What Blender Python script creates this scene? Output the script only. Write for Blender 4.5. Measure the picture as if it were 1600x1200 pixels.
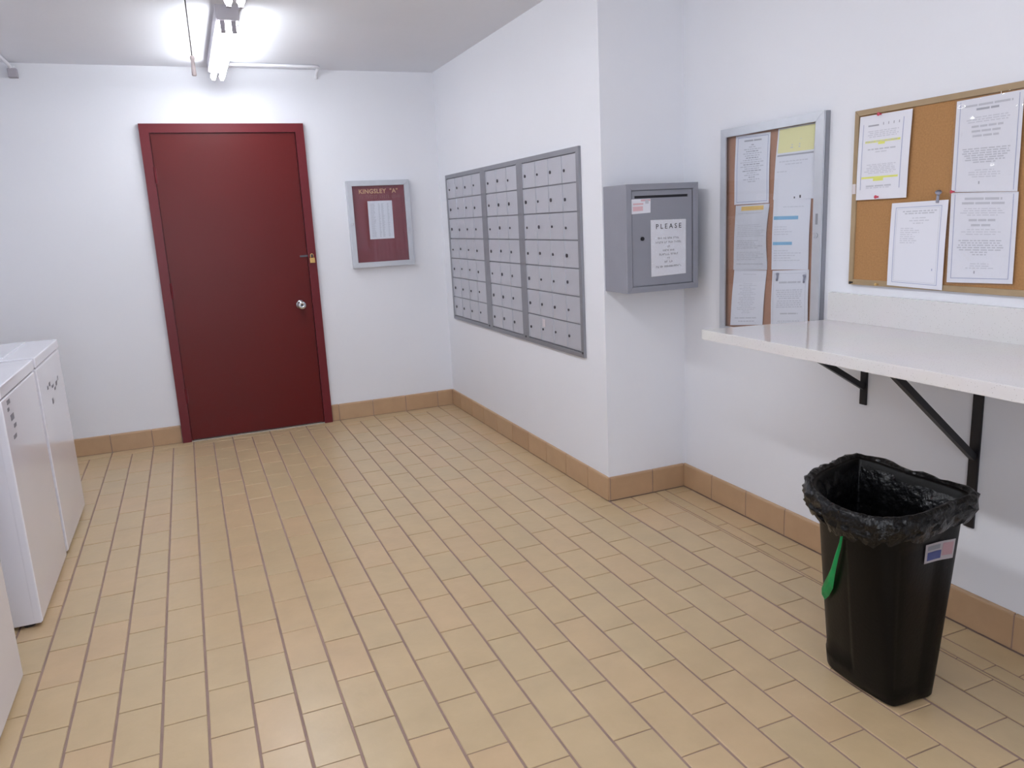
import bpy, bmesh, math, random
from mathutils import Vector, Matrix, noise

random.seed(7)
SC = bpy.context.scene
COL = SC.collection
for o in list(bpy.data.objects):
    bpy.data.objects.remove(o)

# ------------------------------------------------------------------ camera, world, exposure
CAM = Vector((-1.779, -5.6086, 1.384))
R_ = Vector((0.9218333, -0.38446251, -0.04911157))
U_ = Vector((0.12465982, 0.17412182, 0.97680168))
F_ = Vector((0.36699223, 0.90657055, -0.20843832))
FPX = 1213.8
cd = bpy.data.cameras.new('camera')
cam = bpy.data.objects.new('camera', cd)
COL.objects.link(cam)
cd.sensor_width = 36
cd.lens = FPX / 1600 * 36
cd.clip_start = 0.05
M = Matrix.Identity(4)
for i in range(3):
    M[i][0] = R_[i]; M[i][1] = U_[i]; M[i][2] = -F_[i]; M[i][3] = CAM[i]
cam.matrix_world = M
SC.camera = cam

w = bpy.data.worlds.new('world')
SC.world = w
w.use_nodes = True
w.node_tree.nodes['Background'].inputs[0].default_value = (0.75, 0.8, 0.95, 1)
w.node_tree.nodes['Background'].inputs[1].default_value = 0.8

SC.view_settings.view_transform = 'Standard'
SC.view_settings.look = 'None'
SC.view_settings.gamma = 1
SC.view_settings.use_curve_mapping = False
SC.view_settings.exposure = 0.33
TUBE_POWER = 27.0

# added fill lamp behind the camera, shining in through a made-up window
ld = bpy.data.lights.new('added_daylight_fill', 'AREA')
ld.shape = 'RECTANGLE'; ld.size = 1.9; ld.size_y = 2.1
ld.energy = 52
ld.color = (0.9, 0.94, 1.0)
lo = bpy.data.objects.new('added_daylight_fill', ld)
COL.objects.link(lo)
lo.location = (-1.9, -8.16, 1.25)
lo.rotation_euler = (math.radians(90), 0, 0)

D, L, H = 0.443, -2.417, 2.423      # jog depth, jog position, ceiling height
XL, YF = -3.2, -8.0                  # left wall, wall behind the camera
HB = 0.12                            # baseboard height

# ------------------------------------------------------------------ materials
def srgb(r, g, b):
    def c(v):
        v /= 255
        return v / 12.92 if v <= 0.04045 else ((v + 0.055) / 1.055) ** 2.4
    return (c(r), c(g), c(b), 1)

def mat(name, col, rough=0.5, metal=0.0, spec=0.5, noise_amt=0.0, noise_scale=8.0, bump=0.0, bump_scale=60.0, coat=0.0):
    m = bpy.data.materials.new(name)
    m.use_nodes = True
    nt = m.node_tree
    b = nt.nodes['Principled BSDF']
    b.inputs['Base Color'].default_value = col
    b.inputs['Roughness'].default_value = rough
    b.inputs['Metallic'].default_value = metal
    b.inputs['Specular IOR Level'].default_value = spec
    b.inputs['Coat Weight'].default_value = coat
    b.inputs['Coat Roughness'].default_value = 0.1
    tc = nt.nodes.new('ShaderNodeTexCoord')
    if noise_amt:
        n = nt.nodes.new('ShaderNodeTexNoise')
        n.inputs['Scale'].default_value = noise_scale
        n.inputs['Detail'].default_value = 5
        nt.links.new(tc.outputs['Object'], n.inputs['Vector'])
        r = nt.nodes.new('ShaderNodeValToRGB')
        r.color_ramp.elements[0].position = 0.3
        r.color_ramp.elements[1].position = 0.7
        a = 1 - noise_amt
        r.color_ramp.elements[0].color = (col[0] * a, col[1] * a, col[2] * a, 1)
        a = 1 + noise_amt
        r.color_ramp.elements[1].color = (min(1, col[0] * a), min(1, col[1] * a), min(1, col[2] * a), 1)
        nt.links.new(n.outputs['Fac'], r.inputs['Fac'])
        nt.links.new(r.outputs['Color'], b.inputs['Base Color'])
    if bump:
        n2 = nt.nodes.new('ShaderNodeTexNoise')
        n2.inputs['Scale'].default_value = bump_scale
        n2.inputs['Detail'].default_value = 3
        nt.links.new(tc.outputs['Object'], n2.inputs['Vector'])
        bp = nt.nodes.new('ShaderNodeBump')
        bp.inputs['Strength'].default_value = bump
        bp.inputs['Distance'].default_value = 0.01
        nt.links.new(n2.outputs['Fac'], bp.inputs['Height'])
        nt.links.new(bp.outputs['Normal'], b.inputs['Normal'])
    return m

WALL = mat('white_wall_paint', srgb(228, 229, 235), 0.55, spec=0.35, noise_amt=0.012, noise_scale=1.5, bump=0.06, bump_scale=18)
CEIL = mat('ceiling_paint', srgb(230, 232, 239), 0.8, spec=0.2, noise_amt=0.015, noise_scale=2, bump=0.05, bump_scale=40)
GROUT = mat('grout', srgb(150, 126, 116), 0.9, noise_amt=0.12, noise_scale=9, bump=0.2, bump_scale=150)
DOOR = mat('dark_red_door_paint', srgb(92, 20, 20), 0.32, spec=0.24, noise_amt=0.03, noise_scale=3, bump=0.03, bump_scale=12)
DOORF = mat('dark_red_frame_paint', srgb(104, 33, 40), 0.33, spec=0.25, noise_amt=0.03, noise_scale=3)
ALU = mat('brushed_aluminium', srgb(196, 199, 206), 0.42, metal=0.55, noise_amt=0.03, noise_scale=20)
ALU_DARK = mat('grey_aluminium', srgb(146, 147, 154), 0.45, metal=0.5, noise_amt=0.03, noise_scale=14)
MAILDOOR = mat('mailbox_door_aluminium', srgb(190, 191, 199), 0.42, metal=0.3, noise_amt=0.02, noise_scale=10)
LOCKM = mat('lock_metal', srgb(88, 86, 92), 0.35, metal=0.7)
CHROME = mat('chrome', srgb(205, 207, 210), 0.15, metal=1.0)
BRASS = mat('brass', srgb(205, 170, 110), 0.3, metal=0.8)
BOXP = mat('grey_box_paint', srgb(140, 141, 151), 0.42, noise_amt=0.03, noise_scale=9, bump=0.03, bump_scale=30)
SLOT = mat('slot_dark', srgb(28, 28, 36), 0.7)
PAPER = mat('paper', srgb(224, 224, 232), 0.6, spec=0.3)
INK = mat('grey_print', srgb(166, 166, 176), 0.7)
INKM = mat('mid_print', srgb(192, 192, 201), 0.7)
INKL = mat('light_print', srgb(202, 202, 211), 0.7)
INKS = mat('sign_print', srgb(128, 126, 134), 0.7)
INKD = mat('dark_print', srgb(70, 68, 74), 0.7)
INKB = mat('blue_grey_border_print', srgb(160, 166, 196), 0.7)
YEL = mat('yellow_highlighter', srgb(222, 224, 120), 0.7)
YELP = mat('pale_yellow_print', srgb(232, 226, 170), 0.7)
ORG = mat('orange_print', srgb(238, 200, 120), 0.7)
BLU = mat('blue_print', srgb(130, 178, 212), 0.7)
PINK = mat('pink_print', srgb(214, 176, 184), 0.7)
CORK1 = mat('reddish_cork', srgb(168, 124, 101), 0.9, noise_amt=0.07, noise_scale=170, bump=0.15, bump_scale=200)
CORK2 = mat('cork', srgb(168, 124, 79), 0.9, noise_amt=0.09, noise_scale=170, bump=0.1, bump_scale=260)
BFRAME = mat('tan_board_frame', srgb(160, 137, 106), 0.55, noise_amt=0.08, noise_scale=14)
MAROON = mat('maroon_felt', srgb(124, 54, 64), 0.85, noise_amt=0.06, noise_scale=20)
GOLD = mat('gold_letters', srgb(206, 160, 120), 0.5)
GOLDF = mat('faded_gold_letters', srgb(140, 92, 88), 0.7)
BLACKM = mat('black_metal', srgb(26, 25, 30), 0.45, metal=0.2)
BIN = mat('black_bin_plastic', srgb(7, 6, 6), 0.42, spec=0.16, bump=0.05, bump_scale=90)
BAG = mat('black_bag_plastic', srgb(7, 7, 9), 0.3, spec=0.35, bump=1.0, bump_scale=38)
GREEN = mat('green_tie_plastic', srgb(20, 205, 120), 0.35, noise_amt=0.1, noise_scale=30)
ENAMEL = mat('white_enamel', srgb(228, 227, 235), 0.16, noise_amt=0.01, noise_scale=3, coat=0.4)
RUBBER = mat('dark_rubber', srgb(50, 44, 44), 0.8)
LAMPW = mat('lamp_housing_white', srgb(205, 203, 212), 0.5)
SOCK = mat('lamp_socket_grey', srgb(165, 160, 168), 0.5)
PIPE = mat('painted_conduit', srgb(222, 222, 228), 0.45)
CORD = mat('dark_cord', srgb(40, 34, 34), 0.7)
WOODP = mat('pinkish_wood_handle', srgb(190, 176, 176), 0.5)
REDPIN = mat('red_pin', srgb(200, 70, 90), 0.4)
CLEARPIN = mat('grey_pin', srgb(150, 150, 165), 0.3)
STICK = mat('sticker_paper', srgb(212, 204, 208), 0.5)
BLUELAB = mat('blue_label_print', srgb(90, 100, 165), 0.4)
THRESH = mat('threshold_metal', srgb(170, 160, 150), 0.5)

def quartz():
    m = mat('speckled_quartz', srgb(214, 208, 206), 0.08, spec=0.9)
    nt = m.node_tree; b = nt.nodes['Principled BSDF']
    tc = nt.nodes.new('ShaderNodeTexCoord')
    v = nt.nodes.new('ShaderNodeTexVoronoi'); v.inputs['Scale'].default_value = 140
    nt.links.new(tc.outputs['Object'], v.inputs['Vector'])
    r = nt.nodes.new('ShaderNodeValToRGB')
    r.color_ramp.elements[0].position = 0.06; r.color_ramp.elements[0].color = srgb(180, 174, 169)
    r.color_ramp.elements[1].position = 0.2; r.color_ramp.elements[1].color = srgb(222, 219, 218)
    nt.links.new(v.outputs['Distance'], r.inputs['Fac'])
    n = nt.nodes.new('ShaderNodeTexNoise'); n.inputs['Scale'].default_value = 5
    nt.links.new(tc.outputs['Object'], n.inputs['Vector'])
    mx = nt.nodes.new('ShaderNodeMixRGB'); mx.blend_type = 'MULTIPLY'; mx.inputs['Fac'].default_value = 0.08
    nt.links.new(r.outputs['Color'], mx.inputs['Color1']); nt.links.new(n.outputs['Color'], mx.inputs['Color2'])
    nt.links.new(mx.outputs['Color'], b.inputs['Base Color'])
    return m
QUARTZ = quartz()

def tile_mat(name, c0, c1, c2, rough):
    m = mat(name, c1, rough, spec=0.5)
    nt = m.node_tree; b = nt.nodes['Principled BSDF']
    oi = nt.nodes.new('ShaderNodeObjectInfo')
    ge = nt.nodes.new('ShaderNodeNewGeometry')
    ad = nt.nodes.new('ShaderNodeMath'); ad.operation = 'ADD'
    nt.links.new(oi.outputs['Random'], ad.inputs[0]); nt.links.new(ge.outputs['Random Per Island'], ad.inputs[1])
    fr = nt.nodes.new('ShaderNodeMath'); fr.operation = 'FRACT'
    nt.links.new(ad.outputs[0], fr.inputs[0])
    r = nt.nodes.new('ShaderNodeValToRGB')
    r.color_ramp.elements[0].position = 0.0; r.color_ramp.elements[0].color = c0
    r.color_ramp.elements[1].position = 1.0; r.color_ramp.elements[1].color = c2
    e = r.color_ramp.elements.new(0.55); e.color = c1
    nt.links.new(fr.outputs[0], r.inputs['Fac'])
    n = nt.nodes.new('ShaderNodeTexNoise'); n.inputs['Scale'].default_value = 7; n.inputs['Detail'].default_value = 6
    nt.links.new(ge.outputs['Position'], n.inputs['Vector'])
    n.inputs['Roughness'].default_value = 0.6
    mr = nt.nodes.new('ShaderNodeMapRange')
    mr.inputs['From Min'].default_value = 0.3; mr.inputs['From Max'].default_value = 0.7
    mr.inputs['To Min'].default_value = 0.93; mr.inputs['To Max'].default_value = 1.05
    nt.links.new(n.outputs['Fac'], mr.inputs['Value'])
    mx = nt.nodes.new('ShaderNodeVectorMath'); mx.operation = 'SCALE'
    nt.links.new(r.outputs['Color'], mx.inputs[0]); nt.links.new(mr.outputs['Result'], mx.inputs['Scale'])
    nt.links.new(mx.outputs['Vector'], b.inputs['Base Color'])
    mr2 = nt.nodes.new('ShaderNodeMapRange')
    mr2.inputs['To Min'].default_value = rough - 0.01; mr2.inputs['To Max'].default_value = rough + 0.05
    nt.links.new(n.outputs['Fac'], mr2.inputs['Value'])
    nt.links.new(mr2.outputs['Result'], b.inputs['Roughness'])
    n2 = nt.nodes.new('ShaderNodeTexNoise'); n2.inputs['Scale'].default_value = 25; n2.inputs['Detail'].default_value = 3
    nt.links.new(ge.outputs['Position'], n2.inputs['Vector'])
    bp = nt.nodes.new('ShaderNodeBump'); bp.inputs['Strength'].default_value = 0.12; bp.inputs['Distance'].default_value = 0.01
    nt.links.new(n2.outputs['Fac'], bp.inputs['Height']); nt.links.new(bp.outputs['Normal'], b.inputs['Normal'])
    return m
TILE = tile_mat('floor_tile_ceramic', srgb(190, 167, 131), srgb(192, 167, 130), srgb(194, 166, 130), 0.29)
BTILE = tile_mat('baseboard_tile_ceramic', srgb(184, 152, 119), srgb(182, 149, 116), srgb(177, 144, 112), 0.42)

def glass(name, tint=(1, 1, 1, 1), rough=0.03, base=0.03):
    m = bpy.data.materials.new(name); m.use_nodes = True
    nt = m.node_tree; nt.nodes.clear()
    o = nt.nodes.new('ShaderNodeOutputMaterial'); t = nt.nodes.new('ShaderNodeBsdfTransparent')
    g = nt.nodes.new('ShaderNodeBsdfGlossy'); lw = nt.nodes.new('ShaderNodeLayerWeight'); lw.inputs['Blend'].default_value = 0.5; pw = nt.nodes.new('ShaderNodeMath'); pw.operation = 'POWER'; pw.inputs[1].default_value = 5.0; f = nt.nodes.new('ShaderNodeMath'); f.operation = 'MULTIPLY_ADD'; f.inputs[1].default_value = 0.8; f.inputs[2].default_value = base; nt.links.new(lw.outputs['Facing'], pw.inputs[0]); nt.links.new(pw.outputs[0], f.inputs[0]); x = nt.nodes.new('ShaderNodeMixShader')
    t.inputs[0].default_value = tint; g.inputs['Roughness'].default_value = rough
    nt.links.new(f.outputs[0], x.inputs[0]); nt.links.new(t.outputs[0], x.inputs[1]); nt.links.new(g.outputs[0], x.inputs[2])
    nt.links.new(x.outputs[0], o.inputs[0])
    return m
GLASS = glass('pane_glass', (0.97, 0.98, 0.99, 1))
SLEEVE = glass('clear_plastic_sleeve', (0.99, 0.99, 0.99, 1), 0.06, 0.06)
_nt = SLEEVE.node_tree
_tc = _nt.nodes.new('ShaderNodeTexCoord'); _n = _nt.nodes.new('ShaderNodeTexNoise'); _n.inputs['Scale'].default_value = 22; _n.inputs['Detail'].default_value = 1
_b = _nt.nodes.new('ShaderNodeBump'); _b.inputs['Strength'].default_value = 0.8; _b.inputs['Distance'].default_value = 0.01
_nt.links.new(_tc.outputs['Object'], _n.inputs['Vector']); _nt.links.new(_n.outputs['Fac'], _b.inputs['Height'])
for _g in _nt.nodes:
    if _g.type == 'BSDF_GLOSSY': _nt.links.new(_b.outputs['Normal'], _g.inputs['Normal'])

def emit(name, col, s):
    m = bpy.data.materials.new(name); m.use_nodes = True
    nt = m.node_tree; nt.nodes.clear()
    o = nt.nodes.new('ShaderNodeOutputMaterial'); e = nt.nodes.new('ShaderNodeEmission')
    e.inputs[0].default_value = col; e.inputs[1].default_value = s
    nt.links.new(e.outputs[0], o.inputs[0])
    return m
TUBE = emit('fluorescent_glow', (0.93, 0.96, 1.0, 1), TUBE_POWER)
TUBE_BOOST = emit('fluorescent_glow_boosted', (0.92, 0.96, 1.0, 1), TUBE_POWER*1.25)  # emission boosted to strengthen the glow around the far fixture

# ------------------------------------------------------------------ helpers
def obj(name, bm, m, parent=None, smooth=False, bevel=0.0, seg=2):
    if bevel:
        bmesh.ops.bevel(bm, geom=list(bm.edges), offset=bevel, segments=seg, profile=0.7, affect='EDGES', clamp_overlap=True)
    bmesh.ops.recalc_face_normals(bm, faces=bm.faces)
    me = bpy.data.meshes.new(name)
    bm.to_mesh(me); bm.free()
    for mm in (m if isinstance(m, (list, tuple)) else [m]):
        me.materials.append(mm)
    if smooth:
        for p in me.polygons: p.use_smooth = True
    o = bpy.data.objects.new(name, me)
    COL.objects.link(o)
    if parent is not None:
        o.parent = parent
        o.matrix_parent_inverse = parent.matrix_basis.inverted()
    return o

def link(name, me, parent, loc):
    o = bpy.data.objects.new(name, me)
    COL.objects.link(o)
    o.location = loc
    o.parent = parent
    o.matrix_parent_inverse = parent.matrix_basis.inverted()
    return o

def NB(): return bmesh.new()

def box(bm, x0, x1, y0, y1, z0, z1, mi=0):
    if x0 > x1: x0, x1 = x1, x0
    if y0 > y1: y0, y1 = y1, y0
    if z0 > z1: z0, z1 = z1, z0
    v = [bm.verts.new(c) for c in ((x0,y0,z0),(x1,y0,z0),(x1,y1,z0),(x0,y1,z0),(x0,y0,z1),(x1,y0,z1),(x1,y1,z1),(x0,y1,z1))]
    for f in ((0,3,2,1),(4,5,6,7),(0,1,5,4),(1,2,6,5),(2,3,7,6),(3,0,4,7)):
        bm.faces.new([v[i] for i in f]).material_index = mi
    return bm

def BX(*a): return box(NB(), *a)

def tube(bm, pts, r, n=12, cap=True):
    pts = [Vector(p) for p in pts]
    rings = []
    up = None
    for i, p in enumerate(pts):
        d = (pts[min(i+1, len(pts)-1)] - pts[max(i-1, 0)]).normalized()
        if up is None:
            up = d.orthogonal().normalized()
        up = (up - d * up.dot(d)).normalized()
        s = d.cross(up)
        rr = r[i] if isinstance(r, (list, tuple)) else r
        rings.append([bm.verts.new(p + (up*math.cos(2*math.pi*k/n) + s*math.sin(2*math.pi*k/n))*rr) for k in range(n)])
    for a, b in zip(rings, rings[1:]):
        for k in range(n):
            bm.faces.new((a[k], a[(k+1)%n], b[(k+1)%n], b[k]))
    if cap:
        bm.faces.new(rings[0][::-1]); bm.faces.new(rings[-1])
    return bm

def loft(bm, rings, cap0=True, cap1=True):
    vr = [[bm.verts.new(p) for p in r] for r in rings]
    n = len(vr[0])
    for a, b in zip(vr, vr[1:]):
        for k in range(n):
            bm.faces.new((a[k], a[(k+1)%n], b[(k+1)%n], b[k]))
    if cap0: bm.faces.new(vr[0][::-1])
    if cap1: bm.faces.new(vr[-1])
    return bm

def thing(name, label, cat, loc=(0,0,0), group=None):
    o = bpy.data.objects.new(name, None)
    COL.objects.link(o)
    o.location = loc
    bpy.context.view_layer.update()
    o['label'] = label; o['category'] = cat
    if group: o['group'] = group
    return o

def tag(o, label, cat, group=None):
    o['label'] = label; o['category'] = cat
    if group: o['group'] = group
    return o

def struct(name, bm, m, label, cat, **k):
    o = obj(name, bm, m, **k)
    o['kind'] = 'structure'; o['label'] = label; o['category'] = cat
    return o

# frame made of four mitred members, in a local (u,v,w) space mapped by fn
def frame_members(bm, fn, u0, u1, v0, v1, t, w0, w1, sides='LRTB', tb=None):
    tb = tb or {}
    tl, tr, tt, tbm = tb.get('L', t), tb.get('R', t), tb.get('T', t), tb.get('B', t)
    if 'B' not in sides: tbm = 0
    o = [(u0,v0),(u1,v0),(u1,v1),(u0,v1)]
    i = [(u0+tl,v0+tbm),(u1-tr,v0+tbm),(u1-tr,v1-tt),(u0+tl,v1-tt)]
    for k, s in enumerate('BRTL'):
        if s not in sides: continue
        q = [o[k], o[(k+1)%4], i[(k+1)%4], i[k]]
        a = [bm.verts.new(fn(u, v, w0)) for u, v in q]
        b = [bm.verts.new(fn(u, v, w1)) for u, v in q]
        bm.faces.new(a[::-1]); bm.faces.new(b)
        for j in range(4):
            bm.faces.new((a[j], a[(j+1)%4], b[(j+1)%4], b[j]))
    return bm

# local spaces: u to the viewer's right, v up, w out of the wall
def back_wall(u, v, w): return Vector((u, -w, v))
def right_wall(u, v, w): return Vector((D - w, -u, v))       # u = -y
def mail_wall(u, v, w): return Vector((-w, -u, v))
def ret_wall(u, v, w): return Vector((u, L - w, v))

# paper from four corners (top left, top right, bottom right, bottom left) with marks printed on it
def sheet_fn(fn, cs, w0, curl):
    tl, tr, br, bl = cs
    def f(s, t, lift=0.0):     # s 0..1 to the right, t 0..1 downward
        u = (tl[0]*(1-s)+tr[0]*s)*(1-t) + (bl[0]*(1-s)+br[0]*s)*t
        v = (tl[1]*(1-s)+tr[1]*s)*(1-t) + (bl[1]*(1-s)+br[1]*s)*t
        return fn(u, v, w0 + curl(s, t) + lift)
    return f

def sheet(name, label, fn, cs, w0, marks, group, curl=None, cat='notice', m=None, sleeve=False, bulge=None):
    cf = curl or (lambda s, t: 0.0025*math.sin(math.pi*t)**2 + 0.0012*(1+math.sin(2*math.pi*s+cs[0][0]*9))*t)
    f = sheet_fn(fn, cs, w0, cf)
    bm = NB()
    nu, nv = 6, 9
    th = 0.0006
    def bx(s, t):
        return s + (bulge(s, t) if bulge else 0)
    g = [[bm.verts.new(f(bx(i/nu, j/nv), j/nv, th)) for i in range(nu+1)] for j in range(nv+1)]
    h = [[bm.verts.new(f(bx(i/nu, j/nv), j/nv, 0)) for i in range(nu+1)] for j in range(nv+1)]
    for j in range(nv):
        for i in range(nu):
            bm.faces.new((g[j][i], g[j][i+1], g[j+1][i+1], g[j+1][i]))
            bm.faces.new((h[j][i], h[j+1][i], h[j+1][i+1], h[j][i+1]))
    for j in range(nv):
        bm.faces.new((g[j][0], g[j+1][0], h[j+1][0], h[j][0]))
        bm.faces.new((g[j][nu], h[j][nu], h[j+1][nu], g[j+1][nu]))
    for i in range(nu):
        bm.faces.new((g[0][i], h[0][i], h[0][i+1], g[0][i+1]))
        bm.faces.new((g[nv][i], g[nv][i+1], h[nv][i+1], h[nv][i]))
    p = obj(name, bm, m or PAPER, smooth=False)
    tag(p, label, cat, group)
    # print
    mats = []
    bm = NB()
    for (mm, s0, t0, s1, t1) in marks:
        if mm not in mats: mats.append(mm)
        mi = mats.index(mm)
        n = max(1, int(abs(t1-t0)*9)); 
        ns = max(1, int(abs(s1-s0)*6))
        lift = th + 0.0005 + 0.00015*(mm in (INK, INKD, INKM))
        for a in range(ns):
            for b in range(n):
                q = [(s0+(s1-s0)*a/ns, t0+(t1-t0)*b/n), (s0+(s1-s0)*(a+1)/ns, t0+(t1-t0)*b/n),
                     (s0+(s1-s0)*(a+1)/ns, t0+(t1-t0)*(b+1)/n), (s0+(s1-s0)*a/ns, t0+(t1-t0)*(b+1)/n)]
                bm.faces.new([bm.verts.new(f(s, t, lift)) for s, t in q]).material_index = mi
    if marks:
        obj('print', bm, mats, p)['kind'] = 'stuff'
    if sleeve:
        bm = NB()
        nn = 14
        gg = [[bm.verts.new(f(-0.02+1.04*i/nn, -0.02+1.04*j/nn, 0.004+0.0035*noise.noise(Vector((i*0.9, j*0.8, cs[0][0]*30))))) for i in range(nn+1)] for j in range(nn+1)]
        for j in range(nn):
            for i in range(nn):
                bm.faces.new((gg[j][i], gg[j][i+1], gg[j+1][i+1], gg[j+1][i]))
        s = obj('plastic_sleeve', bm, SLEEVE, p, smooth=True)
    return p

def words(rnd, s0, s1, t, h, m, fill=1.0, center=True, minw=0.03, maxw=0.11):
    """one line of unreadable small print as word-length dashes"""
    out = []
    width = (s1-s0)*fill
    a = s0 + ((s1-s0)-width)/2 if center else s0
    e = a + width
    while a < e - 0.015:
        wl = min(rnd.uniform(minw, maxw), e-a)
        out.append((m, a, t, a+wl, t+h))
        a += wl + 0.018
    return out

def para(rnd, s0, s1, t0, n, dt, h, m, fills=None, center=True):
    out = []
    for k in range(n):
        fl = fills[k] if fills else rnd.uniform(0.75, 1.0)
        out += words(rnd, s0, s1, t0+k*dt, h, m, fl, center)
    return out

def border(m, a=0.06, b=0.05, wd=0.009, c=None, d=None):
    c = c if c is not None else 1-a; d = d if d is not None else 1-b
    return [(m, a, b, a+wd, d), (m, c-wd, b, c, d), (m, a, b, c, b+wd*0.7), (m, a, d-wd*0.7, c, d)]

def letters(bm_unused, text, fn, u, v, size, m, parent, align='CENTER', space=1.0, w=0.001, bold=0.0, name='lettering'):
    cu = bpy.data.curves.new(name, 'FONT')
    cu.body = text; cu.size = size; cu.align_x = align; cu.space_character = space; cu.offset = bold
    cu.resolution_u = 2
    t = bpy.data.objects.new(name, cu)
    COL.objects.link(t)
    bpy.context.view_layer.update()
    dg = bpy.context.evaluated_depsgraph_get()
    me = bpy.data.meshes.new_from_object(t.evaluated_get(dg))
    bpy.data.objects.remove(t)
    for vv in me.vertices:
        vv.co = fn(u + vv.co.x, v + vv.co.y, w)
    me.materials.clear(); me.materials.append(m)
    o = bpy.data.objects.new(name, me)
    COL.objects.link(o)
    o.parent = parent
    o.matrix_parent_inverse = parent.matrix_basis.inverted()
    o['kind'] = 'stuff'
    return o

# ------------------------------------------------------------------ room shell
struct('wall_back', BX(XL-0.1, 0.1, 0, 0.1, -0.05, H+0.1), WALL, 'white painted back wall with the dark red door', 'wall')
struct('wall_right_far', BX(0, 0.1, L, 0, -0.05, H+0.1), WALL, 'white painted side wall holding the grey mailboxes', 'wall', bevel=0)
struct('wall_return', BX(0.1, D, L, L+0.1, -0.05, H+0.1), WALL, 'narrow white wall face behind the grey drop box', 'wall')
struct('wall_right_near', BX(D, D+0.1, YF, L+0.1, -0.05, H+0.1), WALL, 'white painted right wall above and below the counter', 'wall')
struct('wall_left', BX(XL-0.1, XL, YF, 0, -0.05, H+0.1), WALL, 'white painted left wall behind the washing machines', 'wall')
ox0, ox1, oz0, oz1 = -2.85, -0.95, 0.22, 2.28
bm = BX(XL-0.1, ox0, YF-0.1, YF, -0.05, H+0.1)
box(bm, ox1, D+0.1, YF-0.1, YF, -0.05, H+0.1); box(bm, ox0, ox1, YF-0.1, YF, -0.05, oz0); box(bm, ox0, ox1, YF-0.1, YF, oz1, H+0.1)
struct('wall_front', bm, WALL, 'white painted wall behind the viewer', 'wall')
wn = struct('added_window_1', frame_members(NB(), lambda u, v, w: Vector((u, YF-0.07+w, v)), ox0, ox1, oz0, oz1, 0.05, 0.0, 0.05), ALU, 'added wide glazed window behind the viewer, made up for the daylight fill', 'window')  # made-up window that gives the added daylight fill an opening
obj('mullion', BX((ox0+ox1)/2-0.02, (ox0+ox1)/2+0.02, YF-0.065, YF-0.025, oz0+0.05, oz1-0.05), ALU, wn)
obj('pane', BX(ox0+0.05, (ox0+ox1)/2-0.02, YF-0.048, YF-0.043, oz0+0.05, oz1-0.05), GLASS, wn)
obj('pane', BX((ox0+ox1)/2+0.02, ox1-0.05, YF-0.048, YF-0.043, oz0+0.05, oz1-0.05), GLASS, wn)
struct('ceiling', BX(XL-0.1, D+0.1, YF-0.1, 0.1, H, H+0.1), CEIL, 'flat light grey painted ceiling', 'ceiling')
floor = struct('floor', BX(XL-0.1, D+0.1, YF-0.1, 0.1, -0.08, -0.0035), GROUT, 'beige brick-laid ceramic tile floor with dark grout', 'floor')

# --- floor tiles, laid in strips towards the back wall (running bond)
TW, TX0, TL = 0.1252, -2.386, 0.2529
GX, GY = 0.0075, 0.0046
tiles = []     # x0,x1,y0,y1
rt = random.Random(3)
def strip(x0, x1, ytop, ph, ybot):
    y = ytop
    k = math.ceil((ytop - ph) / TL - 1e-6)
    nxt = ph + (k-1)*TL
    while ytop - nxt < 0.03: nxt -= TL
    while y > ybot:
        yy = max(nxt + rt.uniform(-0.0025, 0.0025), ybot)
        tiles.append((x0, x1, yy, y))
        y = yy; nxt -= TL
YB = -0.118
YEND = -6.2
for s in range(-7, 22):
    x0 = TX0 + s*TW; x1 = x0 + TW
    ph = 0.057 if s % 2 == 0 else 0.180
    if x1 < -0.005:
        strip(x0, x1, YB if True else 0, ph, YEND)
    elif x0 < -0.02:
        strip(x0, -0.004, YB, ph, YEND)
    else:
        if x0 < 0.24:
            if s >= 19:
                pass
# the strips right of the jog corner
for s in range(19, 21):
    x0 = TX0 + s*TW; x1 = x0 + TW
    ph = 0.057 if s % 2 == 0 else 0.180
    strip(max(x0, -0.004), x1, L-0.125, ph, YEND)
strip(TX0+21*TW, 0.318-0.062, L-0.125, 0.180, YEND)
strip(0.256, 0.318, L-0.01, 0.105, YEND)
strip(0.318, D-0.012, L-0.01, 0.033, YEND)
# header course crosswise along the back wall
for k in range(-4, 10):
    x0 = TX0 + 2*k*TW; x1 = min(x0 + 2*TW, -0.008)
    if x1 <= XL: continue
    tiles.append((max(x0, XL), x1, YB, -0.001))
tiles.append((0.0, 0.115, L-0.125, L-0.013)); tiles.append((0.115, 0.256, L-0.125, L-0.013))

def project(p):
    d = Vector(p) - CAM
    z = d.dot(F_)
    if z < 0.05: return None
    return 800 + FPX*d.dot(R_)/z, 600 - FPX*d.dot(U_)/z

def tile_score(t):
    x0, x1, y0, y1 = t
    ps = [project((x, y, 0)) for x, y in ((x0,y0),(x1,y0),(x1,y1),(x0,y1))]
    if any(p is None for p in ps): return 0
    cs = [(min(max(px, 0), 1600), min(max(py, 0), 1200)) for px, py in ps]
    a = 0
    for i in range(4):
        a += cs[i][0]*cs[(i+1)%4][1] - cs[(i+1)%4][0]*cs[i][1]
    return abs(a)/2

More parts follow.
